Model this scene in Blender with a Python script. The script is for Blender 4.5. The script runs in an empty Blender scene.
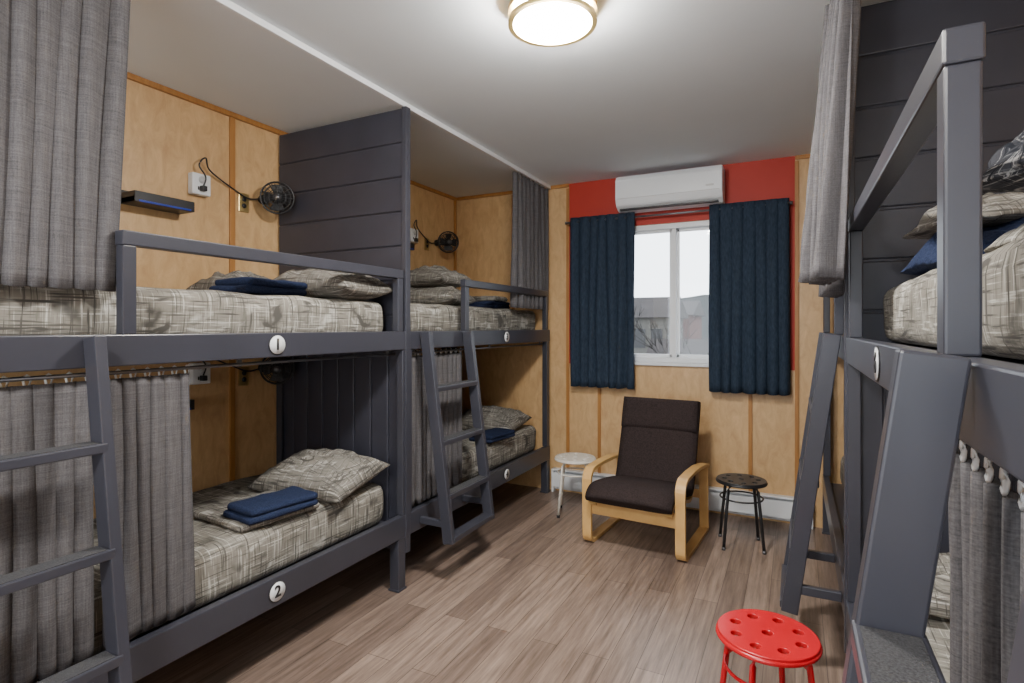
import bpy, bmesh, math, random
from mathutils import Vector, Matrix, noise
random.seed(3)
S = bpy.context.scene
COL = S.collection

# ------------------------------------------------------------ materials
def newmat(name):
    m = bpy.data.materials.new(name); m.use_nodes = True
    nt = m.node_tree
    b = nt.nodes['Principled BSDF']
    return m, nt, b
def N(nt, t, **kw):
    n = nt.nodes.new(t)
    for k, v in kw.items():
        setattr(n, k, v)
    return n
def noise_mat(name, c1, c2, scale=(1,1,1), nscale=8, rough=.6, bump=0, metallic=0, detail=4, bdist=.005, spec=None, nrough=.5, dist=0):
    m, nt, b = newmat(name)
    tc = N(nt,'ShaderNodeTexCoord'); mp = N(nt,'ShaderNodeMapping')
    mp.inputs['Scale'].default_value = scale
    nz = N(nt,'ShaderNodeTexNoise'); nz.inputs['Scale'].default_value = nscale; nz.inputs['Detail'].default_value = detail
    nz.inputs['Roughness'].default_value = nrough; nz.inputs['Distortion'].default_value = dist
    cr = N(nt,'ShaderNodeValToRGB')
    cr.color_ramp.elements[0].position=.3; cr.color_ramp.elements[1].position=.7
    cr.color_ramp.elements[0].color=(*c1,1); cr.color_ramp.elements[1].color=(*c2,1)
    nt.links.new(tc.outputs['Object'], mp.inputs['Vector']); nt.links.new(mp.outputs[0], nz.inputs['Vector'])
    nt.links.new(nz.outputs['Fac'], cr.inputs[0]); nt.links.new(cr.outputs[0], b.inputs['Base Color'])
    b.inputs['Roughness'].default_value = rough; b.inputs['Metallic'].default_value = metallic
    if spec is not None: b.inputs['Specular IOR Level'].default_value = spec
    if bump:
        bp = N(nt,'ShaderNodeBump'); bp.inputs['Strength'].default_value=bump; bp.inputs['Distance'].default_value=bdist
        nt.links.new(nz.outputs['Fac'], bp.inputs['Height']); nt.links.new(bp.outputs[0], b.inputs['Normal'])
    return m

M_slate = noise_mat('slate_paint',(.037,.038,.050),(.044,.045,.059),nscale=3,rough=.33)
M_panel = noise_mat('slate_panel',(.030,.031,.044),(.040,.041,.056),scale=(1,1,1),nscale=5,rough=.38)
M_wood  = noise_mat('plywood',(.50,.30,.135),(.68,.45,.225),scale=(3.5,3.5,1.5),nscale=4.5,rough=.4,detail=12,nrough=.68,dist=.8)
M_trim  = noise_mat('honey_trim',(.34,.145,.033),(.43,.20,.052),scale=(10,10,1),nscale=4,rough=.45)
M_red   = noise_mat('red_paint',(.38,.020,.009),(.44,.026,.011),nscale=2,rough=.6)
M_ceil  = noise_mat('ceiling_paint',(.76,.80,.83),(.79,.83,.86),nscale=2,rough=.9)
M_white = noise_mat('white_enamel',(.74,.76,.78),(.78,.8,.82),nscale=2,rough=.35)
M_wall  = noise_mat('white_wall_paint',(.78,.77,.75),(.8,.79,.77),nscale=2,rough=.9)
M_black = noise_mat('black_plastic',(.012,.012,.014),(.02,.02,.022),nscale=10,rough=.4)
M_brass = noise_mat('brass',(.55,.40,.16),(.62,.46,.2),nscale=6,rough=.3,metallic=.9)
M_steel = noise_mat('rod_metal',(.12,.12,.13),(.2,.2,.21),nscale=6,rough=.35,metallic=.8)
M_birch = noise_mat('birch_veneer',(.60,.34,.11),(.70,.43,.16),scale=(3,3,3),nscale=3,rough=.4)
M_cush  = noise_mat('charcoal_cushion',(.024,.017,.017),(.046,.034,.033),nscale=120,rough=.95,bump=.4,spec=.1)
M_navy  = noise_mat('navy_towel',(.012,.018,.045),(.026,.037,.08),nscale=150,rough=.95,bump=.8,spec=.1)
M_ncurt = noise_mat('navy_curtain_cloth',(.014,.024,.042),(.028,.044,.07),scale=(1,1,.3),nscale=90,rough=.8,bump=.2,spec=.2)
M_redp  = noise_mat('red_plastic',(.50,.004,.012),(.56,.006,.016),nscale=4,rough=.25)
M_grip  = noise_mat('grip_tape',(.02,.02,.023),(.06,.06,.065),nscale=300,rough=.95,bump=.6)
M_plate = noise_mat('grey_mat_plastic',(.5,.5,.5),(.6,.6,.6),nscale=4,rough=.4)
M_bluep = noise_mat('blue_strip',(.01,.03,.3),(.02,.05,.4),nscale=4,rough=.3)
M_whitel= noise_mat('cream_stool_paint',(.72,.68,.6),(.8,.76,.68),nscale=4,rough=.35)

def curtain_mat():
    m,nt,b=newmat('grey_woven_curtain')
    tc=N(nt,'ShaderNodeTexCoord')
    outs=[]
    for sc,ns in (((1,1,40),9),((30,30,1),9),((1,1,1),260)):
        mp=N(nt,'ShaderNodeMapping'); mp.inputs['Scale'].default_value=sc
        nz=N(nt,'ShaderNodeTexNoise'); nz.inputs['Scale'].default_value=ns; nz.inputs['Detail'].default_value=3
        nt.links.new(tc.outputs['Object'],mp.inputs[0]); nt.links.new(mp.outputs[0],nz.inputs['Vector']); outs.append(nz.outputs['Fac'])
    a=N(nt,'ShaderNodeMath',operation='ADD'); nt.links.new(outs[0],a.inputs[0]); nt.links.new(outs[1],a.inputs[1])
    a2=N(nt,'ShaderNodeMath',operation='ADD'); nt.links.new(a.outputs[0],a2.inputs[0]); nt.links.new(outs[2],a2.inputs[1])
    d=N(nt,'ShaderNodeMath',operation='DIVIDE'); d.inputs[1].default_value=3; nt.links.new(a2.outputs[0],d.inputs[0])
    cr=N(nt,'ShaderNodeValToRGB'); e=cr.color_ramp.elements
    e[0].position=.34; e[0].color=(.062,.058,.062,1); e[1].position=.66; e[1].color=(.155,.149,.156,1)
    nt.links.new(d.outputs[0],cr.inputs[0]); nt.links.new(cr.outputs[0],b.inputs['Base Color'])
    b.inputs['Roughness'].default_value=.95; b.inputs['Specular IOR Level'].default_value=.1
    return m
M_curt=curtain_mat()

def plaid_mat(name, dark, mid, light):
    m,nt,b=newmat(name)
    tc=N(nt,'ShaderNodeTexCoord'); sp=N(nt,'ShaderNodeSeparateXYZ'); nt.links.new(tc.outputs['Object'],sp.inputs[0])
    outs=[]
    for i,k in enumerate(('X','Y','Z')):
        cb=N(nt,'ShaderNodeCombineXYZ')
        ml=N(nt,'ShaderNodeMath',operation='MULTIPLY'); ml.inputs[1].default_value=150
        nt.links.new(sp.outputs[k],ml.inputs[0]); nt.links.new(ml.outputs[0],cb.inputs[0])
        for j,kk in enumerate([q for q in ('X','Y','Z') if q!=k]):
            m2=N(nt,'ShaderNodeMath',operation='MULTIPLY_ADD'); m2.inputs[1].default_value=6.0; m2.inputs[2].default_value=7*i
            nt.links.new(sp.outputs[kk],m2.inputs[0]); nt.links.new(m2.outputs[0],cb.inputs[1+j])
        nz=N(nt,'ShaderNodeTexNoise'); nz.inputs['Scale'].default_value=1.0; nz.inputs['Detail'].default_value=3
        nt.links.new(cb.outputs[0],nz.inputs['Vector'])
        outs.append(nz.outputs['Fac'])
    def chain(op):
        a=N(nt,'ShaderNodeMath',operation=op); nt.links.new(outs[0],a.inputs[0]); nt.links.new(outs[1],a.inputs[1])
        c=N(nt,'ShaderNodeMath',operation=op); nt.links.new(a.outputs[0],c.inputs[0]); nt.links.new(outs[2],c.inputs[1]); return c
    mx=chain('MAXIMUM'); mn=chain('MINIMUM')
    r1=N(nt,'ShaderNodeValToRGB'); r1.color_ramp.elements[0].position=.60; r1.color_ramp.elements[1].position=.68
    r1.color_ramp.elements[0].color=(*mid,1); r1.color_ramp.elements[1].color=(*light,1)
    nt.links.new(mx.outputs[0],r1.inputs[0])
    r2=N(nt,'ShaderNodeValToRGB'); r2.color_ramp.elements[0].position=.34; r2.color_ramp.elements[1].position=.43
    nt.links.new(mn.outputs[0],r2.inputs[0])
    mix=N(nt,'ShaderNodeMix',data_type='RGBA'); mix.inputs[6].default_value=(*dark,1)
    nt.links.new(r2.outputs[0],mix.inputs[0]); nt.links.new(r1.outputs[0],mix.inputs[7])
    nt.links.new(mix.outputs[2],b.inputs['Base Color'])
    b.inputs['Roughness'].default_value=.9; b.inputs['Specular IOR Level'].default_value=.15
    return m
M_plaid=plaid_mat('plaid_bedding',(.085,.08,.072),(.235,.22,.19),(.50,.485,.44))
M_plaid2=plaid_mat('plaid_pillowcase',(.075,.07,.063),(.195,.182,.16),(.42,.405,.37))
M_dplaid=plaid_mat('dark_plaid_blanket',(.012,.014,.02),(.05,.052,.062),(.36,.36,.36))

def floor_mat():
    m,nt,b=newmat('vinyl_plank_floor')
    tc=N(nt,'ShaderNodeTexCoord'); sp=N(nt,'ShaderNodeSeparateXYZ'); cb=N(nt,'ShaderNodeCombineXYZ')
    nt.links.new(tc.outputs['Object'],sp.inputs[0]); nt.links.new(sp.outputs['Y'],cb.inputs[0]); nt.links.new(sp.outputs['X'],cb.inputs[1])
    br=N(nt,'ShaderNodeTexBrick'); br.inputs['Scale'].default_value=1; br.inputs['Brick Width'].default_value=1.22
    br.inputs['Row Height'].default_value=.125; br.inputs['Mortar Size'].default_value=.0014; br.offset=.37; br.inputs['Bias'].default_value=0
    br.inputs['Color1'].default_value=(.305,.225,.178,1); br.inputs['Color2'].default_value=(.175,.126,.10,1); br.inputs['Mortar'].default_value=(.07,.05,.04,1)
    nt.links.new(cb.outputs[0],br.inputs['Vector'])
    mp=N(nt,'ShaderNodeMapping'); mp.inputs['Scale'].default_value=(26,1.5,1)
    nt.links.new(tc.outputs['Object'],mp.inputs[0])
    nz=N(nt,'ShaderNodeTexNoise'); nz.inputs['Scale'].default_value=1.6; nz.inputs['Detail'].default_value=8; nz.inputs['Roughness'].default_value=.68
    nt.links.new(mp.outputs[0],nz.inputs['Vector'])
    cr=N(nt,'ShaderNodeValToRGB'); cr.color_ramp.elements[0].position=.32; cr.color_ramp.elements[1].position=.7
    cr.color_ramp.elements[0].color=(.5,.48,.47,1); cr.color_ramp.elements[1].color=(1.35,1.35,1.36,1)
    nt.links.new(nz.outputs['Fac'],cr.inputs[0])
    mix=N(nt,'ShaderNodeMix',data_type='RGBA',blend_type='MULTIPLY'); mix.inputs[0].default_value=1
    nt.links.new(br.outputs['Color'],mix.inputs[6]); nt.links.new(cr.outputs[0],mix.inputs[7])
    nt.links.new(mix.outputs[2],b.inputs['Base Color']); b.inputs['Roughness'].default_value=.34
    return m
M_floor=floor_mat()

def emis(name,col,st):
    m,nt,b=newmat(name)
    b.inputs['Base Color'].default_value=(*col,1)
    b.inputs['Emission Color'].default_value=(*col,1); b.inputs['Emission Strength'].default_value=st
    return m
M_lamp=emis('lamp_diffuser',(1,.965,.91),330)

def glass_mat():
    m,nt,b=newmat('window_glass')
    out=nt.nodes['Material Output']
    tr=N(nt,'ShaderNodeBsdfTransparent'); gl=N(nt,'ShaderNodeBsdfGlossy'); gl.inputs['Roughness'].default_value=.02
    mx=N(nt,'ShaderNodeMixShader'); mx.inputs[0].default_value=.03
    nt.links.new(tr.outputs[0],mx.inputs[1]); nt.links.new(gl.outputs[0],mx.inputs[2]); nt.links.new(mx.outputs[0],out.inputs['Surface'])
    return m
M_glass=glass_mat()

# ------------------------------------------------------------ mesh builder
class B:
    def __init__(s): s.bm=bmesh.new(); s.mats=[]
    def mi(s,m):
        if m not in s.mats: s.mats.append(m)
        return s.mats.index(m)
    def merge(s,t,mat,smooth=False,xf=None):
        i=s.mi(mat)
        for f in t.faces: f.material_index=i; f.smooth=smooth
        if xf is not None: bmesh.ops.transform(t,matrix=xf,verts=t.verts)
        me=bpy.data.meshes.new('t'); t.to_mesh(me); t.free(); s.bm.from_mesh(me); bpy.data.meshes.remove(me)
    def box(s,x0,x1,y0,y1,z0,z1,mat,bev=.003,xf=None):
        t=bmesh.new(); bmesh.ops.create_cube(t,size=1)
        a,b_=min(x0,x1),max(x0,x1)
        for v in t.verts:
            v.co=Vector(((a+b_)/2+v.co.x*(b_-a),(y0+y1)/2+v.co.y*(y1-y0),(z0+z1)/2+v.co.z*(z1-z0)))
        if bev: bmesh.ops.bevel(t,geom=t.edges[:],offset=min(bev,(b_-a)*.4,(y1-y0)*.4,(z1-z0)*.4),segments=2,affect='EDGES',profile=.5)
        s.merge(t,mat,False,xf)
    def cyl(s,p0,p1,r,mat,seg=16,r2=None,xf=None):
        p0=Vector(p0);p1=Vector(p1);d=p1-p0
        t=bmesh.new(); bmesh.ops.create_cone(t,cap_ends=True,segments=seg,radius1=r,radius2=r if r2 is None else r2,depth=d.length)
        q=d.to_track_quat('Z','Y').to_matrix().to_4x4()
        bmesh.ops.transform(t,matrix=Matrix.Translation((p0+p1)/2)@q,verts=t.verts)
        s.merge(t,mat,True,xf)
    def tube(s,pts,r,mat,seg=8,xf=None,closed=False):
        pts=[Vector(p) for p in pts]; n=len(pts); t=bmesh.new(); rings=[]
        for i,p in enumerate(pts):
            if closed: d=pts[(i+1)%n]-pts[i-1]
            else: d=pts[min(i+1,n-1)]-pts[max(i-1,0)]
            d.normalize(); up=Vector((0,0,1)) if abs(d.z)<.9 else Vector((0,1,0))
            a=d.cross(up).normalized(); b=a.cross(d)
            rings.append([t.verts.new(p+(a*math.cos(k*2*math.pi/seg)+b*math.sin(k*2*math.pi/seg))*r) for k in range(seg)])
        for i in range(n if closed else n-1):
            A=rings[i];C=rings[(i+1)%n]
            for k in range(seg): t.faces.new((A[k],A[(k+1)%seg],C[(k+1)%seg],C[k]))
        if not closed: t.faces.new(rings[0][::-1]); t.faces.new(rings[-1])
        bmesh.ops.recalc_face_normals(t,faces=t.faces)
        s.merge(t,mat,True,xf)
    def ribbon(s,path,x0,x1,th,mat,xf=None,bulge=0):
        t=bmesh.new(); n=len(path); L=[]; 
        nx=12 if bulge else 1
        for i,(y,z) in enumerate(path):
            y2,z2=path[min(i+1,n-1)]; y1,z1=path[max(i-1,0)]
            d=Vector((y2-y1,z2-z1)).normalized(); nr=Vector((-d.y,d.x))
            row=[]
            for k in range(nx+1):
                u=k/nx; x=x0+(x1-x0)*u; e=th/2
                if bulge:
                    w=min(u,1-u)*2; e=th/2*(.45+.55*min(1,w*2.5)**.5)
                    ee=min(i,n-1-i)/3.0; e*=(.45+.55*min(1,ee)**.5)
                row.append((t.verts.new((x,y+nr.x*e,z+nr.y*e)),t.verts.new((x,y-nr.x*e,z-nr.y*e))))
            L.append(row)
        for i in range(n-1):
            for k in range(nx):
                a,b,c,d=L[i][k],L[i][k+1],L[i+1][k+1],L[i+1][k]
                t.faces.new((a[0],b[0],c[0],d[0])); t.faces.new((a[1],d[1],c[1],b[1]))
            a,d=L[i][0],L[i+1][0]; t.faces.new((a[0],d[0],d[1],a[1]))
            a,d=L[i][nx],L[i+1][nx]; t.faces.new((a[0],a[1],d[1],d[0]))
        for i in (0,n-1):
            for k in range(nx):
                a,b=L[i][k],L[i][k+1]; f=(a[0],a[1],b[1],b[0]); t.faces.new(f if i==0 else f[::-1])
        bmesh.ops.recalc_face_normals(t,faces=t.faces)
        s.merge(t,mat,bool(bulge),xf)
    def rbox(s,cx,cy,z0,sx,sy,sz,r,mat,amp=.0,seed=0,xf=None,res=.04,freq=5,lump=0):
        t=bmesh.new(); n=[max(4,min(60,int(q/res))) for q in (sx,sy,sz)]
        bmesh.ops.create_cube(t,size=2)
        def cuts(ax,k):
            es=[e for e in t.edges if abs((e.verts[0].co-e.verts[1].co).normalized()[ax])>.99]
            bmesh.ops.subdivide_edges(t,edges=es,cuts=k,use_grid_fill=True)
        for ax in range(3): cuts(ax,n[ax])
        h=Vector((sx/2,sy/2,sz/2)); 
        for v in t.verts:
            p=Vector((v.co.x*h.x,v.co.y*h.y,v.co.z*h.z))
            q=Vector([max(-(h[i]-r),min(h[i]-r,p[i])) for i in range(3)])
            d=p-q
            if d.length>r: p=q+d.normalized()*r
            if lump and p.z>-h.z*.9:
                k=(1-abs(p.x/h.x)**2.2*.75)*(1-abs(p.y/h.y)**2.2*.75)
                p.z=-h.z+(p.z+h.z)*(k*(1+lump*noise.noise(Vector((p.x*6+seed,p.y*6,1))))+lump*.25*abs(noise.noise(Vector((p.x*16+seed,p.y*16,4)))))
            if amp:
                nn=(p-q).normalized() if (p-q).length>1e-6 else Vector((0,0,1))
                w=noise.noise(Vector((p.x*freq+seed,p.y*freq,p.z*freq)))+.5*noise.noise(Vector((p.x*freq*2.3+seed,p.y*freq*2.3+4,p.z*freq*2)))
                f=1 if p.z>-h.z*.8 else 0
                p+=nn*w*amp*f
            v.co=p+Vector((cx,cy,z0+h.z))
        s.merge(t,mat,True,xf)
    def done(s,name,parent=None):
        me=bpy.data.meshes.new(name); s.bm.to_mesh(me); s.bm.free()
        for m in s.mats: me.materials.append(m)
        o=bpy.data.objects.new(name,me); COL.objects.link(o)
        if parent: o.parent=parent
        return o

# ------------------------------------------------------------ dimensions
XL,XR=-3.05,1.28; YB,YF=-1.6,4.76; H=2.8
XFL=-1.995; XFR=.18
YP=2.585; YE=4.70
b=B(); b.box(XL-.1,XR+.1,YB-.1,YF+.1,-.1,0,M_floor,0); b.done('floor')
b=B(); b.box(XL-.1,XR+.1,YB-.1,YF+.1,H,H+.1,M_ceil,0); b.done('ceiling')
b=B(); b.box(XL-.1,XL,YB-.1,YF+.1,0,H,M_wood,0)
b.done('wall_left')
b=B(); b.box(XR,XR+.1,YB-.1,YF+.1,0,H,M_wood,0); b.done('wall_right')
b=B(); qx0,qx1,qz0,qz1=-2.3,.7,.9,2.4
b.box(XL,qx0,YB-.1,YB,0,H,M_wall,0); b.box(qx1,XR,YB-.1,YB,0,H,M_wall,0)
b.box(qx0,qx1,YB-.1,YB,0,qz0,M_wall,0); b.box(qx0,qx1,YB-.1,YB,qz1,H,M_wall,0); b.done('wall_rear')
b=B()
for x in (qx0,(qx0*2+qx1)/3,(qx0+qx1*2)/3,qx1-.05): b.box(x,x+.05,YB-.08,YB-.02,qz0,qz1,M_white)
b.box(qx0,qx1,YB-.08,YB-.02,qz0,qz0+.05,M_white); b.box(qx0,qx1,YB-.08,YB-.02,qz1-.05,qz1,M_white)
b.done('added_fill_window')  # unseen window added behind the camera so sky light fills the room
WX0,WX1,WZ0,WZ1=-1.36,-.48,1.2,2.37
b=B()
b.box(XL,WX0,YF,YF+.1,0,H,M_wood,0); b.box(WX1,XR,YF,YF+.1,0,H,M_wood,0)
b.box(WX0,WX1,YF,YF+.1,0,WZ0,M_wood,0); b.box(WX0,WX1,YF,YF+.1,WZ1,H,M_wood,0)
RX0,RX1,RZ=-1.83,0,1.17
y0=YF-.006
b.box(RX0,WX0,y0,YF,RZ,H,M_red,0); b.box(WX1,RX1,y0,YF,RZ,H,M_red,0); b.box(WX0,WX1,y0,YF,WZ1,H,M_red,0)
b.done('wall_far')
b=B()
for x,z0,z1 in ((RX0-.012,.2,H-.04),(-1.545,.2,RZ-.02),(-.313,.2,RZ-.02),(RX1+.012,.2,H-.04),(-2.4,1.5,H-.04)):
    b.box(x-.014,x+.014,YF-.014,YF,z0,z1,M_trim,.002)
b.box(RX1,XR,YF-.02,YF,H-.03,H,M_trim,.002)
b.box(XL,RX0,YF-.02,YF,H-.03,H,M_trim,.002)
b.done('trim_1')
b=B()
for y in (.98,2.25,3.4):
    b.box(XL,XL+.012,y-.018,y+.018,0,H-.03,M_trim,.002)
b.box(XL,XL+.02,YB,YF-.02,H-.03,H,M_trim,.002)
b.box(XL,XL+.025,YF-.04,YF-.02,0,H-.03,M_trim,.002)
b.done('trim_2')

b=B()
fw=.045
b.box(WX0,WX0+fw,YF+.01,YF+.09,WZ0,WZ1,M_white); b.box(WX1-fw,WX1,YF+.01,YF+.09,WZ0,WZ1,M_white)
b.box(WX0,WX1,YF+.01,YF+.09,WZ0,WZ0+fw,M_white); b.box(WX0,WX1,YF+.01,YF+.09,WZ1-fw,WZ1,M_white)
mx=-.905
b.box(mx-.018,mx+.018,YF+.02,YF+.08,WZ0+fw,WZ1-fw,M_white)
for a,c,yy in ((WX0+fw,mx-.018,.04),(mx+.018,WX1-fw,.055)):
    b.box(a,a+.022,YF+yy,YF+yy+.02,WZ0+fw,WZ1-fw,M_white);b.box(c-.022,c,YF+yy,YF+yy+.02,WZ0+fw,WZ1-fw,M_white)
    b.box(a,c,YF+yy,YF+yy+.02,WZ0+fw,WZ0+fw+.025,M_white);b.box(a,c,YF+yy,YF+yy+.02,WZ1-fw-.025,WZ1-fw,M_white)
    b.box(a+.022,c-.022,YF+yy+.008,YF+yy+.012,WZ0+fw+.025,WZ1-fw-.025,M_glass,0)
b.box(WX0-.03,WX1+.03,YF-.03,YF+.02,WZ0-.025,WZ0,M_white)
b.done('window_1')

# ------------------------------------------------------------ curtains
def curtain(name,p0,p1,z0,z1,folds,amp,mat,seed=0,flare=0,wav=.0,ztaper=1.0,xshift=None,hooks=False,pinch=0):
    p0=Vector((*p0,0));p1=Vector((*p1,0)); d=p1-p0; L=d.length; d.normalize(); nr=Vector((-d.y,d.x,0))
    nu=folds*14; nv=26; t=bmesh.new(); G=[]
    for j in range(nv+1):
        w=j/nv; z=z1+(z0-z1)*w; row=[]
        for i in range(nu+1):
            s=i/nu
            ph=s*folds*2*math.pi+1.3*noise.noise(Vector((s*folds*.6,seed,w*.8)))*2
            a=amp*(.55+.45*w*ztaper)*(1+.7*noise.noise(Vector((s*folds*.8+9,seed*2,w*1.2))))
            off=a*math.sin(ph)+a*.3*math.sin(2*ph+seed+w*1.5)+wav*noise.noise(Vector((s*3,seed,w*2)))
            ss=s+ .25/folds*math.sin(ph*1.0+1.1)
            width=1+flare*w
            pos=p0+d*((ss-pinch)*width+pinch)*L+nr*off
            if xshift: pos+=Vector(xshift)*w
            zz=z+(.006*math.sin(ph) if j==nv else 0)
            row.append(t.verts.new((pos.x,pos.y,zz)))
        G.append(row)
    for j in range(nv):
        for i in range(nu): t.faces.new((G[j][i],G[j][i+1],G[j+1][i+1],G[j+1][i]))
    bb=B(); bb.merge(t,mat,True)
    if hooks:
        n=folds*1
        for k in range(n+1):
            q=p0+d*L*(k/n)
            bb.tube([(q.x,q.y+.009*math.cos(a_),z1+.012+.018*math.sin(a_)) for a_ in [m_*math.pi/4 for m_ in range(8)]],.0036,M_white,6,closed=True)
    o=bb.done(name)
    m=o.modifiers.new('solid','SOLIDIFY'); m.thickness=.004
    return o

yc=YF-.085
curtain('window_curtain',(-1.80,yc),(-1.22,yc),.98,2.47,7,.022,M_ncurt,1,pinch=.5)
curtain('window_curtain',(-.62,yc),(-.06,yc),.99,2.47,7,.024,M_ncurt,5,flare=.03,pinch=.5)
b=B(); b.cyl((-1.82,yc,2.43),(-.03,yc,2.43),.009,M_steel)
for x in (-1.825,-.025): b.cyl((x-.01,yc,2.43),(x+.01,yc,2.43),.013,M_steel)
for x in (-1.81,-.04): b.box(x-.006,x+.006,yc,YF-.006,2.42,2.44,M_steel)
b.done('curtain_rod')

# ------------------------------------------------------------ bunk beds
RT=.062
def bunk(name,xf,sg,y0,y1,g0,g1,gtop,part=True,numbers=(),ny=1.7,ub=(1.37,1.475),wn=.06,wf=.06,legs=(True,True)):
    X=lambda t: xf+sg*t
    depth=1.04
    bb=B()
    bx=lambda t0,t1,ya,yb,za,zb,m=M_slate,bev=.004: bb.box(X(t0),X(t1),ya,yb,za,zb,m,bev)
    bx(0,.04,y0,y1,ub[0],ub[1]); bx(depth-.04,depth,y0,y1,ub[0],ub[1])
    bx(0,.04,y0,y1,.295,.42); bx(depth-.04,depth,y0,y1,.295,.42)
    for ya in (y0,y1-.05):
        bx(.04,depth-.04,ya,ya+.05,ub[0],ub[1]-.035); bx(.04,depth-.04,ya,ya+.05,.295,.36)
    bx(.04,depth-.04,y0+.05,y1-.05,1.415,1.44,M_panel); bx(.04,depth-.04,y0+.05,y1-.05,.34,.365,M_panel)
    for ya,w_,lg in ((y0+.004,wn,legs[0]),(y1-.004-wf,wf,legs[1])):
        bx(.003,.05,ya,ya+w_,.42,ub[0]); bx(depth-.05,depth-.003,ya,ya+w_,.42,ub[0])
        ya2=ya if ya<y0+.1 else y1-.066
        bx(depth-.06,depth-.0,ya2,ya2+.06,0,.295)
        if lg:
            bx(.0,.062,ya2-.002,ya2+.062,0.0,.295)
            bx(-.006,.07,ya2-.008,ya2+.068,0,.012)
    bx(.0,.042,g0,g0+.045,ub[1],gtop-.05); bx(.0,.042,g1-.045,g1,ub[1],gtop-.05)
    bx(-.002,.045,g0-.002,g1+.002,gtop-.05,gtop)
    for ya in (y0+.1,(y0+y1)/2,y1-.1): bx(.04,RT+.004,ya,ya+.02,1.365,1.372,M_steel,.001); bx(RT-.004,RT+.004,ya,ya+.02,1.335,1.37,M_steel,.001)
    bb.cyl((X(RT),y0+.03,1.345),(X(RT),y1-.03,1.345),.007,M_steel,10)
    if part:
        ya,yb=y1+.0,y1+.034
        nb=7; hh=(H-.035-ub[0])/nb
        for k in range(nb):
            bx(-.0,depth,ya,yb,ub[0]+k*hh+.004,ub[0]+(k+1)*hh-.004,M_panel,.006)
        bx(.0,depth,ya+.008,yb-.008,ub[0],H-.035,M_panel,0)
        nb=8; ww=(depth-.0)/nb
        for k in range(nb): bx(k*ww+.003,(k+1)*ww-.003,ya,yb,.2,ub[0]-.002,M_panel,.006)
        bx(.002,depth,ya+.008,yb-.008,.2,ub[0],M_panel,0)
        bx(-.004,.03,ya-.004,yb+.004,.2,H-.03,M_slate,.003)
    o=bb.done(name)
    for num,z in numbers:
        b2=B(); b2.cyl((X(0),ny,z),(X(-.004),ny,z),.040,M_white,32); b2.cyl((X(0),ny,z),(X(-.003),ny,z),.044,M_black,32)
        b2.done('number_disc',o)
        cu=bpy.data.curves.new('num','FONT'); cu.body=num; cu.size=.07; cu.align_x='CENTER'; cu.align_y='CENTER'; cu.extrude=.0015; cu.offset=.001
        to=bpy.data.objects.new('tmp',cu); COL.objects.link(to)
        bpy.context.view_layer.update()
        me=bpy.data.meshes.new_from_object(to.evaluated_get(bpy.context.evaluated_depsgraph_get()))
        bpy.data.objects.remove(to)
        me.materials.clear(); me.materials.append(M_black)
        no=bpy.data.objects.new('number_digit',me); COL.objects.link(no)
        no.parent=o; no.location=(X(-.0055),ny,z)
        no.rotation_euler=(math.pi/2,0,-sg*math.pi/2)
    return o
Y2=YP+.038
bunk('bunk_bed',XFL,-1,.5,YP,1.07,2.56,1.825,numbers=(('1',1.423),('2',.358)),ny=1.69,wf=.02)
bunk('bunk_bed',XFL,-1,Y2,YE,3.24,4.66,1.825,part=False,numbers=(('3',1.423),('4',.358)),ny=3.84,wn=.02,legs=(False,True))
bunk('bunk_bed',XFR,1,.5,YP,.94,2.45,1.905,numbers=(('6',1.41),('5',.358)),ny=1.62,ub=(1.36,1.46),wf=.03)
bunk('bunk_bed',XFR,1,Y2,YE,3.3,4.6,1.86,part=False,ub=(1.36,1.46),wn=.03,legs=(False,True))

def ladder(xf,sg,ya,yb):
    bb=B()
    out=-sg
    zt,zb=1.47,.24
    xt,xb=xf+out*.02, xf+out*.185
    ang=math.atan2((xb-xt),(zt-zb))
    L=math.hypot(xb-xt,zt-zb)
    M=Matrix.Translation(((xt+xb)/2+out*.018,0,(zt+zb)/2))@Matrix.Rotation(-ang,4,'Y')
    for y in (ya,yb-.035):
        bb.box(-.034,.034,y,y+.035,-L/2,L/2,M_slate,.004,M)
    for z in (1.145,.83,.52):
        k=(zt-z)/(zt-zb); xc=xt+(xb-xt)*k+out*.018
        bb.box(xc-.038,xc+.038,ya+.02,yb-.02,z-.03,z,M_slate,.004)
        bb.box(xc-.03,xc+.03,ya+.04,yb-.04,z-.001,z+.002,M_grip,0)
    xc=xb+out*.018
    bb.box(xc-.038,xc+.038,ya+.02,yb-.02,.25,.28,M_slate,.004)
    for y in (ya,yb-.035):
        bb.box(min(xf+out*.002,xc),max(xf+out*.002,xc),y+.003,y+.032,.33,.37,M_slate,.004)
    bb.done('bunk_ladder')
ladder(XFL,-1,.53,.985); ladder(XFL,-1,2.71,3.22)
ladder(XFR,1,.31,.815); ladder(XFR,1,2.74,3.22)

b=B(); b.box(XFL-.04,XFL-.01,.3,YF-.01,H-.03,H,M_white,.003); b.done('curtain_track')
b=B(); b.box(XFR+.01,XFR+.04,.3,YF-.03,H-.03,H,M_white,.003); b.done('curtain_track')

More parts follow.
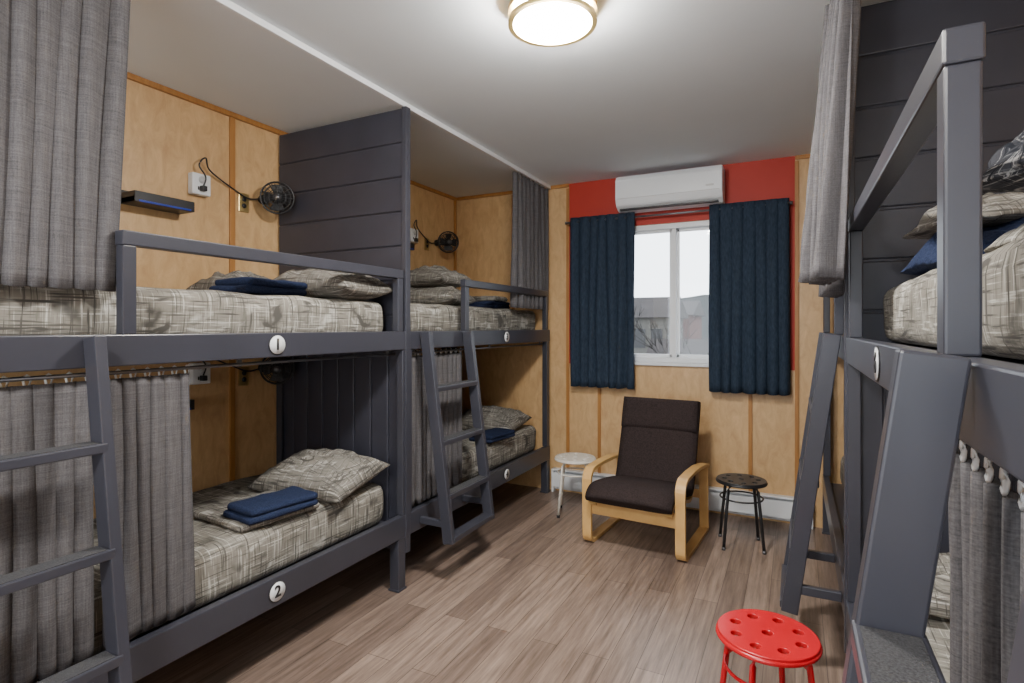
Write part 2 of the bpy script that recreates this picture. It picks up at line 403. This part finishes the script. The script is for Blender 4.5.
curtain('bunk_curtain',(XFL-.070,.50),(XFL-.070,1.13),1.625,H-.035,9,.022,M_curt,2,flare=-.09)
curtain('bunk_curtain',(XFL-.05,4.04),(XFL-.05,4.74),1.66,H-.035,9,.030,M_curt,8,flare=.0)
curtain('bunk_curtain',(XFL-RT,.56),(XFL-RT,1.0),.43,1.325,8,.014,M_curt,12,hooks=True)
curtain('bunk_curtain',(XFL-RT,1.04),(XFL-RT,1.33),.43,1.325,6,.015,M_curt,15,flare=.06,hooks=True)
curtain('bunk_curtain',(XFL-RT,2.68),(XFL-RT,3.27),.43,1.325,10,.014,M_curt,19,hooks=True)
curtain('bunk_curtain',(XFR+.0,2.2),(XFR-.05,2.56),1.67,H-.035,6,.04,M_curt,22,xshift=(-.06,0,0))
curtain('bunk_curtain',(XFR+.03,2.66),(XFR+.02,3.1),1.645,H-.035,7,.035,M_curt,25,xshift=(-.07,0,0))
curtain('bunk_curtain',(XFR+RT,.6),(XFR+RT,1.2),.43,1.29,9,.016,M_curt,29,hooks=True)
curtain('bunk_curtain',(XFR+RT,2.66),(XFR+RT,3.4),.43,1.325,9,.016,M_curt,31,hooks=True)

def mattress(xf,sg,y0,y1,z0,z1,seed):
    bb=B(); cx=xf+sg*.545
    bb.rbox(cx,(y0+y1)/2,z0,.87,y1-y0-.07,z1-z0,.055,M_plaid,.009,seed,res=.03,freq=4)
    return bb.done('mattress')
for xf,sg in ((XFL,-1),(XFR,1)):
    for (a,c) in ((.5,YP),(Y2,YE)):
        mattress(xf,sg,a,c,.368,.60,random.random()*50); mattress(xf,sg,a,c,1.443,1.65,random.random()*50)

def pillow(x,y,z,w,d,h,rot=0,tilt=0,mat=M_plaid2,seed=0,name='pillow'):
    t=bmesh.new(); n=28; top={};bot={}
    for i in range(n+1):
        for j in range(n+1):
            u=-1+2*i/n; v=-1+2*j/n
            e=max(0,(1-abs(u)**2.6))**.55*max(0,(1-abs(v)**2.6))**.55
            pin=1-.07*(1-abs(u)**2)*(abs(v)**3); pin2=1-.07*(1-abs(v)**2)*(abs(u)**3)
            X=u*w/2*pin2; Y=v*d/2*pin
            wr=.014*noise.noise(Vector((u*3+seed,v*3,0)))+.008*noise.noise(Vector((u*8+seed,v*8,3)))
            zt=h*(.35+.65*e)+wr*e*2 if 0<i<n and 0<j<n else h*.32
            zb=max(0,h*.32*(1-e*1.3))
            top[i,j]=t.verts.new((X,Y,zt))
            bot[i,j]=top[i,j] if (i in(0,n) or j in (0,n)) else t.verts.new((X,Y,zb))
    for i in range(n):
        for j in range(n):
            t.faces.new((top[i,j],top[i+1,j],top[i+1,j+1],top[i,j+1]))
            t.faces.new((bot[i,j],bot[i,j+1],bot[i+1,j+1],bot[i+1,j]))
    bb=B(); bb.merge(t,mat,True)
    o=bb.done(name); o.location=(x,y,z); o.rotation_euler=(tilt,0,rot)
    return o
def towel(x,y,z,w=.32,d=.2,h=.07,rot=0,mat=M_navy,name='folded_towel',layers=2,amp=.006,lump=0,freq=9):
    bb=B()
    for k in range(layers):
        hh=h/layers
        bb.rbox(random.uniform(-.01,.01),random.uniform(-.01,.01),k*hh*.93,w*(1-.04*k),d*(1-.04*k),hh,hh*.49,mat,amp,random.random()*40,res=.012,freq=freq,lump=lump)
    o=bb.done(name); o.location=(x,y,z); o.rotation_euler=(0,0,rot); return o

T=1.652; Lw=.603
pillow(-2.34,2.32,T,.62,.44,.17,.06,seed=1); pillow(-2.82,2.14,T,.34,.44,.15,.1,seed=2)
towel(-2.30,1.86,T,.25,.38,.075,.1)
pillow(-2.36,2.30,Lw+.012,.64,.44,.17,.05,.22,seed=4)
towel(-2.20,1.84,Lw+.03,.22,.36,.065,-.12)
towel(-2.32,1.86,Lw,.40,.42,.03,-.1,M_plaid2,'folded_blanket',1)
pillow(-2.5,3.55,T,.6,.42,.16,.1,seed=7); pillow(-2.52,3.57,T+.15,.56,.4,.15,-.1,seed=8)
towel(-2.30,4.1,T,.26,.34,.06,.1); towel(-2.32,4.12,T+.06,.24,.3,.045,.1,M_plaid2,'folded_blanket',1)
pillow(-2.40,4.32,Lw,.62,.42,.18,.0,.15,seed=9)
towel(-2.17,3.92,Lw,.22,.36,.06,-.1)
# right beds
pillow(.80,2.30,T,.44,.4,.15,.0,seed=11)
towel(.47,1.90,T,.32,.46,.15,.1,M_navy,'rumpled_towel',1,.018,.6)
towel(.47,1.95,T+.115,.30,.36,.09,.2,M_plaid2,'rumpled_blanket',1,.018,.6)
towel(.64,1.36,T,.5,.5,.13,.2,M_plaid,'rumpled_blanket',1,.025,.4)
towel(.58,1.34,T+.11,.44,.44,.17,.5,M_dplaid,'rumpled_blanket',1,.04,.9,12)
pillow(.62,2.25,Lw,.62,.4,.14,.0,seed=14)
pillow(.62,4.2,T,.62,.4,.14,.0,seed=15); pillow(.62,4.2,Lw,.62,.4,.14,.0,seed=16)

# ------------------------------------------------------------ AC, heater
b=B()
ax0,ax1,az0,az1=-1.34,-.50,2.475,2.755
prof=[(YF-.008,az0),(YF-.13,az0),(YF-.19,az0+.035),(YF-.215,az0+.09),(YF-.215,az1-.04),(YF-.19,az1),(YF-.008,az1)]
t=bmesh.new(); A=[t.verts.new((ax0,p[0],p[1])) for p in prof]; C=[t.verts.new((ax1,p[0],p[1])) for p in prof]
for i in range(len(prof)):
    j=(i+1)%len(prof); t.faces.new((A[i],C[i],C[j],A[j]))
t.faces.new(A); t.faces.new(C[::-1]); bmesh.ops.recalc_face_normals(t,faces=t.faces)
bmesh.ops.bevel(t,geom=t.edges[:],offset=.006,segments=2,affect='EDGES')
b.merge(t,M_white)
b.box(ax0+.03,ax1-.03,YF-.185,YF-.14,az0+.0,az0+.012,M_black,.002,None)
b.box(ax0+.02,ax1-.02,YF-.218,YF-.21,az0+.088,az0+.092,M_plate,0)
b.box(ax1-.12,ax1-.06,YF-.2175,YF-.21,az0+.12,az0+.135,M_plate,.001)
b.done('air_conditioner')
b=B()
hx0,hx1=-1.98,.12
b.box(hx0,hx1,YF-.02,YF,.02,.21,M_white,.003)
b.box(hx0,hx1,YF-.065,YF-.058,.05,.18,M_white,.002)
b.box(hx0,hx1,YF-.06,YF-.015,.195,.21,M_white,.003)
b.box(hx0,hx1,YF-.055,YF-.02,.08,.14,M_plate,.002)
for x in (hx0,-.95,hx1-.02): b.box(x,x+.02,YF-.067,YF-.0,.0,.21,M_white,.003)
b.done('baseboard_heater')

# ------------------------------------------------------------ ceiling lamp and added fill lamp
def lamp(x,y):
    e=bpy.data.objects.new('ceiling_lamp',None); COL.objects.link(e)
    bb=B()
    def ring(r0,z0,z1,m):
        t=bmesh.new(); n=64
        for (ra,za,rb,zb) in ((r0,z0,r0,z1),(r0,z1,r0-.02,z1),(r0-.02,z1,r0-.02,z0),(r0-.02,z0,r0,z0)):
            a=[t.verts.new((x+ra*math.cos(i*2*math.pi/n),y+ra*math.sin(i*2*math.pi/n),za)) for i in range(n)]
            c=[t.verts.new((x+rb*math.cos(i*2*math.pi/n),y+rb*math.sin(i*2*math.pi/n),zb)) for i in range(n)]
            for i in range(n): t.faces.new((a[i],a[(i+1)%n],c[(i+1)%n],c[i]))
        bb.merge(t,m,True)
    ring(.176,H-.055,H-.035,M_brass); ring(.176,H-.100,H-.083,M_brass)
    bb.cyl((x,y,H-.03),(x,y,H),.165,M_white,48)
    for k in range(3):
        a=k*2.094+.5; bb.box(x+.170*math.cos(a)-.006,x+.170*math.cos(a)+.006,y+.170*math.sin(a)-.006,y+.170*math.sin(a)+.006,H-.1,H-.03,M_brass)
    bb.done('lamp_frame',e)
    b2=B(); t=bmesh.new(); n=48; rows=[]
    prof=[(.154,H-.03),(.154,H-.09)]+[(.154*math.cos(q),H-.09-.04*math.sin(q)) for q in [i*math.pi/2/8 for i in range(1,8)]]
    for r,z in prof: rows.append([t.verts.new((x+r*math.cos(i*2*math.pi/n),y+r*math.sin(i*2*math.pi/n),z)) for i in range(n)])
    for i in range(len(rows)-1):
        for k in range(n): t.faces.new((rows[i][k],rows[i][(k+1)%n],rows[i+1][(k+1)%n],rows[i+1][k]))
    t.faces.new(rows[-1]); bmesh.ops.recalc_face_normals(t,faces=t.faces)
    b2.merge(t,M_lamp,True); b2.done('lamp_diffuser',e)
lamp(-.86,2.05); lamp(-.86,-.35)  # second one is added out of view to light the foreground

# ------------------------------------------------------------ stools
def stool(x,y,mseat,mleg,rot=0):
    e=bpy.data.objects.new('stool',None); COL.objects.link(e)
    cu=bpy.data.curves.new('s','CURVE'); cu.dimensions='2D'; cu.fill_mode='BOTH'
    def circ(cx,cy,r,n=24):
        sp=cu.splines.new('POLY'); sp.points.add(n-1); sp.use_cyclic_u=True
        for i in range(n): sp.points[i].co=(cx+r*math.cos(i*2*math.pi/n),cy+r*math.sin(i*2*math.pi/n),0,1)
    circ(0,0,.158,64)
    for k in range(8): circ(.108*math.cos(k*math.pi/4),.108*math.sin(k*math.pi/4),.020)
    circ(0,0,.020)
    cu.extrude=.006; cu.bevel_depth=.003; cu.bevel_resolution=2
    to=bpy.data.objects.new('tmp',cu); COL.objects.link(to); bpy.context.view_layer.update()
    me=bpy.data.meshes.new_from_object(to.evaluated_get(bpy.context.evaluated_depsgraph_get())); bpy.data.objects.remove(to)
    me.materials.clear(); me.materials.append(mseat)
    so=bpy.data.objects.new('seat',me); COL.objects.link(so); so.parent=e; so.location=(0,0,.445)
    bb=B()
    bb.tube([(.158*math.cos(i*math.pi/24),.158*math.sin(i*math.pi/24),.438) for i in range(48)],.009,mseat,8,closed=True)
    for k in range(4):
        a=math.pi/4+k*math.pi/2; c,s_=math.cos(a),math.sin(a)
        pts=[(.02*c,.02*s_,.425),(.09*c,.09*s_,.425),(.118*c,.118*s_,.418),(.132*c,.132*s_,.395),(.15*c,.15*s_,.25),(.178*c,.178*s_,.012)]
        bb.tube(pts,.0105,mleg,10)
        bb.cyl((.179*c,.179*s_,0),(.178*c,.178*s_,.02),.013,M_black if mleg!=M_black else M_steel,10)
    bb.tube([(.137*math.cos(i*math.pi/16),.137*math.sin(i*math.pi/16),.33) for i in range(32)],.006,mleg,8,closed=True)
    bb.done('legs',e)
    e.location=(x,y,0); e.rotation_euler=(0,0,rot)
stool(-.085,2.10,M_redp,M_redp,.5)
stool(-.33,4.14,M_black,M_black,.2)
stool(-1.58,4.24,M_whitel,M_whitel,.3)

# ------------------------------------------------------------ armchair
def arc(c,r,a0,a1,n=7):
    return [(c[0]+r*math.cos(a0+(a1-a0)*i/n),c[1]+r*math.sin(a0+(a1-a0)*i/n)) for i in range(n+1)]
def smooth(pts,n=6):
    P=[Vector(p) for p in pts]; P=[2*P[0]-P[1]]+P+[2*P[-1]-P[-2]]; o=[]
    for i in range(1,len(P)-2):
        for k in range(n):
            t=k/n; a,b_,c,d=P[i-1:i+3]
            o.append(tuple(.5*((2*b_)+(c-a)*t+(2*a-5*b_+4*c-d)*t*t+(3*b_-a-3*c+d)*t**3)))
    o.append(tuple(P[-2])); return o
def armchair(x,y,rot):
    bb=B(); W=.34
    th=.024
    side=[(.34,.013),(-.20,.013)]+arc((-.27,.075),.062,-math.pi/2,-math.pi,6)[1:]+[(-.335,.25),(-.34,.39)]+arc((-.255,.43),.085,math.pi,math.pi/2,7)[1:]+[(-.1,.52),(.1,.513),(.28,.49),(.36,.475)]
    for sx in (-1,1):
        x0=sx*W; x1=sx*(W-.062)
        bb.ribbon(side,min(x0,x1),max(x0,x1),th,M_birch)
        bb.ribbon([(.335,.02),(.325,.2),(.315,.47)],min(x0,x1),max(x0,x1),th,M_birch)
    bb.box(-W+.055,W-.055,-.335,-.312,.215,.31,M_birch,.004)
    bb.box(-W+.055,W-.055,.30,.32,.24,.30,M_birch,.004)
    fr=smooth([(-.39,.30),(-.33,.345),(-.1,.32),(.06,.28),(.14,.29),(.2,.35),(.26,.50),(.33,.70),(.385,.87),(.40,.93)])
    for sx in (-1,1):
        a,c=sx*.27,sx*.225; bb.ribbon(fr,min(a,c),max(a,c),.02,M_birch)
    for k in (14,28,38,48):
        yy,zz=fr[min(k,len(fr)-1)]; bb.box(-.25,.25,yy-.012,yy+.012,zz-.012,zz+.012,M_birch,.003)
    def off(path,d):
        o=[];n=len(path)
        for i,(yy,zz) in enumerate(path):
            a=Vector(path[max(i-1,0)]);c=Vector(path[min(i+1,n-1)]);q=(c-a).normalized(); o.append((yy-q.y*d,zz+q.x*d))
        return o
    cu=off(fr,.060)
    k=28
    bb.ribbon(cu[:k+1],-.279,.279,.105,M_cush,bulge=1)
    bb.ribbon(cu[k-3:],-.279,.279,.105,M_cush,bulge=1)
    hp=off(fr,.10)[-13:]
    bb.ribbon(hp,-.276,.276,.055,M_cush,bulge=1)
    o=bb.done('armchair'); o.location=(x,y,0); o.rotation_euler=(0,0,rot); o.scale=(1.03,1.03,1.0)
armchair(-.94,4.0,math.radians(-4))

# ------------------------------------------------------------ wall bits
def outlet(y,z,kind):
    bb=B()
    if kind=='brass':
        bb.box(XL,XL+.008,y-.036,y+.036,z-.058,z+.058,M_brass,.003)
        for dz in (-.02,.02): bb.cyl((XL+.006,y,z+dz),(XL+.011,y,z+dz),.015,M_black,16)
        bb.done('light_switch')
    else:
        bb.box(XL,XL+.045,y-.055,y+.055,z-.06,z+.06,M_white,.006)
        bb.cyl((XL+.045,y,z+.025),(XL+.05,y,z+.025),.02,M_plate,20)
        for dy in (-.02,.02): bb.box(XL+.044,XL+.048,y+dy-.004,y+dy+.004,z-.035,z-.015,M_black,.001)
        bb.done('wall_outlet')
def fan(y,z,yo):
    bb=B(); c=Vector((XL+.13,y,z)); ax=Vector((.75,-.62,-.1)).normalized()
    q=ax.to_track_quat('Z','Y').to_matrix().to_4x4(); M=Matrix.Translation(c)@q@Matrix.Scale(1.1,4)
    P=lambda r,a,h: (r*math.cos(a),r*math.sin(a),h)
    for r,h in ((.088,0),(.088,.02),(.07,.038),(.045,.046),(.022,.05),(.07,-.02),(.04,-.028)):
        bb.tube([P(r,i*math.pi/16,h) for i in range(32)],.0024 if r<.08 else .0045,M_black,6,M,True)
    for k in range(18):
        a=k*math.pi/9; bb.tube([P(.088,a,0),P(.088,a,.02),P(.07,a,.038),P(.045,a,.046),P(.015,a,.05)],.0018,M_black,5,M)
        if k%2==0: bb.tube([P(.088,a,0),P(.07,a,-.02),P(.03,a,-.03)],.0018,M_black,5,M)
    bb.cyl((0,0,.044),(0,0,.054),.02,M_steel,20,None,M); bb.cyl((0,0,-.06),(0,0,.02),.032,M_black,20,None,M)
    for k in range(4):
        t=bmesh.new(); a=k*math.pi/2; vs=[]
        for i in range(6):
            for j in range(2):
                r=.02+.06*i/5; aa=a+(j-.5)*(1.2 if i<4 else .9); vs.append(t.verts.new((r*math.cos(aa),r*math.sin(aa),.012+.012*(j-.5)*2)))
        for i in range(5): t.faces.new((vs[2*i],vs[2*i+1],vs[2*i+3],vs[2*i+2]))
        bb.merge(t,M_black,True,M)
    back=M@Vector((0,0,-.05))
    bb.tube([back,(XL+.06,y+.0,z+.0),(XL+.02,y-.01,z+.0)],.008,M_black,8)
    bb.cyl((XL+.002,y-.01,z),(XL+.03,y-.01,z),.03,M_black,16)
    pts=smooth([(XL+.025,y-.03,z),(XL+.015,y-.12,z-.015),(XL+.015,(y+yo)/2,z+.02),(XL+.03,yo+.06,z+.09),(XL+.05,yo+.02,z+.15),(XL+.05,yo-.02,z+.10),(XL+.05,yo+.02,z+.04),(XL+.05,yo,z-.03)])
    bb.tube(pts,.0045,M_black,6)
    bb.box(XL+.045,XL+.075,yo-.015,yo+.015,z-.045,z-.015,M_black,.004)
    bb.done('wall_fan')
def shelf(ya,yb,z):
    bb=B()
    bb.box(XL,XL+.13,ya,yb,z,z+.03,M_black,.003); bb.box(XL,XL+.015,ya,yb,z,z+.07,M_black,.003)
    bb.box(XL+.12,XL+.133,ya,yb,z,z+.055,M_black,.003); bb.box(XL+.131,XL+.134,ya+.02,yb-.02,z+.002,z+.012,M_bluep,.001)
    for yy in (ya,yb-.012): bb.box(XL,XL+.13,yy,yy+.012,z,z+.055,M_black,.003)
    bb.done('wall_shelf')
for zz in (2.31,1.235):
    outlet(2.03,zz,'box'); outlet(2.33,zz-.04,'brass'); fan(2.475,zz+.005,2.03); shelf(1.62,1.93,zz-.185)
    outlet(4.02,zz,'box'); outlet(4.26,zz-.04,'brass'); fan(4.42,zz-.01,4.02); shelf(3.6,3.9,zz-.15)

# ------------------------------------------------------------ outside
M_grass=noise_mat('outdoor_ground',(.022,.024,.018),(.05,.05,.045),nscale=.6,rough=.9)
M_hill=noise_mat('wooded_hill',(.006,.010,.011),(.018,.022,.022),nscale=.5,rough=.95)
M_house=noise_mat('house_siding',(.075,.072,.065),(.09,.088,.08),nscale=1,rough=.8)
M_roof=noise_mat('house_roof',(.016,.013,.013),(.025,.02,.02),nscale=2,rough=.9)
M_bark=noise_mat('tree_bark',(.008,.006,.005),(.014,.011,.01),nscale=5,rough=.9)
M_brick=noise_mat('brick_shed',(.055,.014,.009),(.07,.02,.013),nscale=5,rough=.9)
b=B(); b.box(-60,40,6,90,-3.2,-3,M_grass,0); b.done('outdoor_ground')
t=bmesh.new(); rows=[[],[]]
for i in range(81):
    x=-80+i*1.6; z=2.6+2.2*noise.noise(Vector((x*.06,2.3,0)))+.7*noise.noise(Vector((x*.4,5,0)))+(x+20)*.12
    rows[0].append(t.verts.new((x,70,-3))); rows[1].append(t.verts.new((x,80,z+2)))
for i in range(80): t.faces.new((rows[0][i],rows[0][i+1],rows[1][i+1],rows[1][i]))
b=B(); b.merge(t,M_hill,True); b.done('distant_hill')
def house(x,y,w,d,h,m):
    bb=B(); bb.box(x-w/2,x+w/2,y-d/2,y+d/2,-3,h,m,0)
    t=bmesh.new(); v=[t.verts.new(p) for p in ((x-w/2-.3,y-d/2-.3,h),(x+w/2+.3,y-d/2-.3,h),(x+w/2+.3,y+d/2+.3,h),(x-w/2-.3,y+d/2+.3,h),(x-w/2-.3,y,h+1.2),(x+w/2+.3,y,h+1.2))]
    for f in ((0,1,5,4),(2,3,4,5),(0,4,3),(1,2,5),(0,3,2,1)): t.faces.new([v[i] for i in f])
    bb.merge(t,M_roof)
    for k in range(4):
        xx=x-w/2+w*(k+.5)/4
        for zz in (-2+.0,h-1.6): bb.box(xx-.3,xx+.3,y-d/2-.03,y-d/2,zz,zz+1,M_black,0)
    bb.done('house')
house(-7.8,32,3.6,5,2.0,M_house); house(-3.9,24,2.6,3,-.2,M_brick); house(-10,46,6,6,2.4,M_brick); house(-5.6,22,1.8,3,-.9,M_house)
def tree(x,y,h,seed):
    rnd=random.Random(seed); bb=B()
    def br(p,d,L,r,dep):
        q=p+d*L; bb.cyl(p,q,r,M_bark,6,r*.65)
        if dep==0: return
        for k in range(3):
            nd=(d+Vector((rnd.uniform(-.7,.7),rnd.uniform(-.7,.7),rnd.uniform(.0,.5)))).normalized(); br(q,nd,L*.68,r*.6,dep-1)
    br(Vector((x,y,-3)),Vector((0,0,1)),h*.35,.06,4); bb.done('bare_tree')
tree(-3.0,17,5.6,1); tree(-5.0,20,5.8,4)

w=bpy.data.worlds.new('World'); S.world=w; w.use_nodes=True
bg=w.node_tree.nodes['Background']; bg.inputs[0].default_value=(.86,.93,1,1); bg.inputs[1].default_value=5.5

cd=bpy.data.cameras.new('camera'); cam=bpy.data.objects.new('camera',cd); COL.objects.link(cam)
cam.location=(0,0,1.5); cam.rotation_euler=(math.radians(90),0,math.radians(26.9))
cd.sensor_width=36; cd.lens=36*558/1024; cd.shift_y=-14.5/1024; cd.clip_start=.02
S.camera=cam
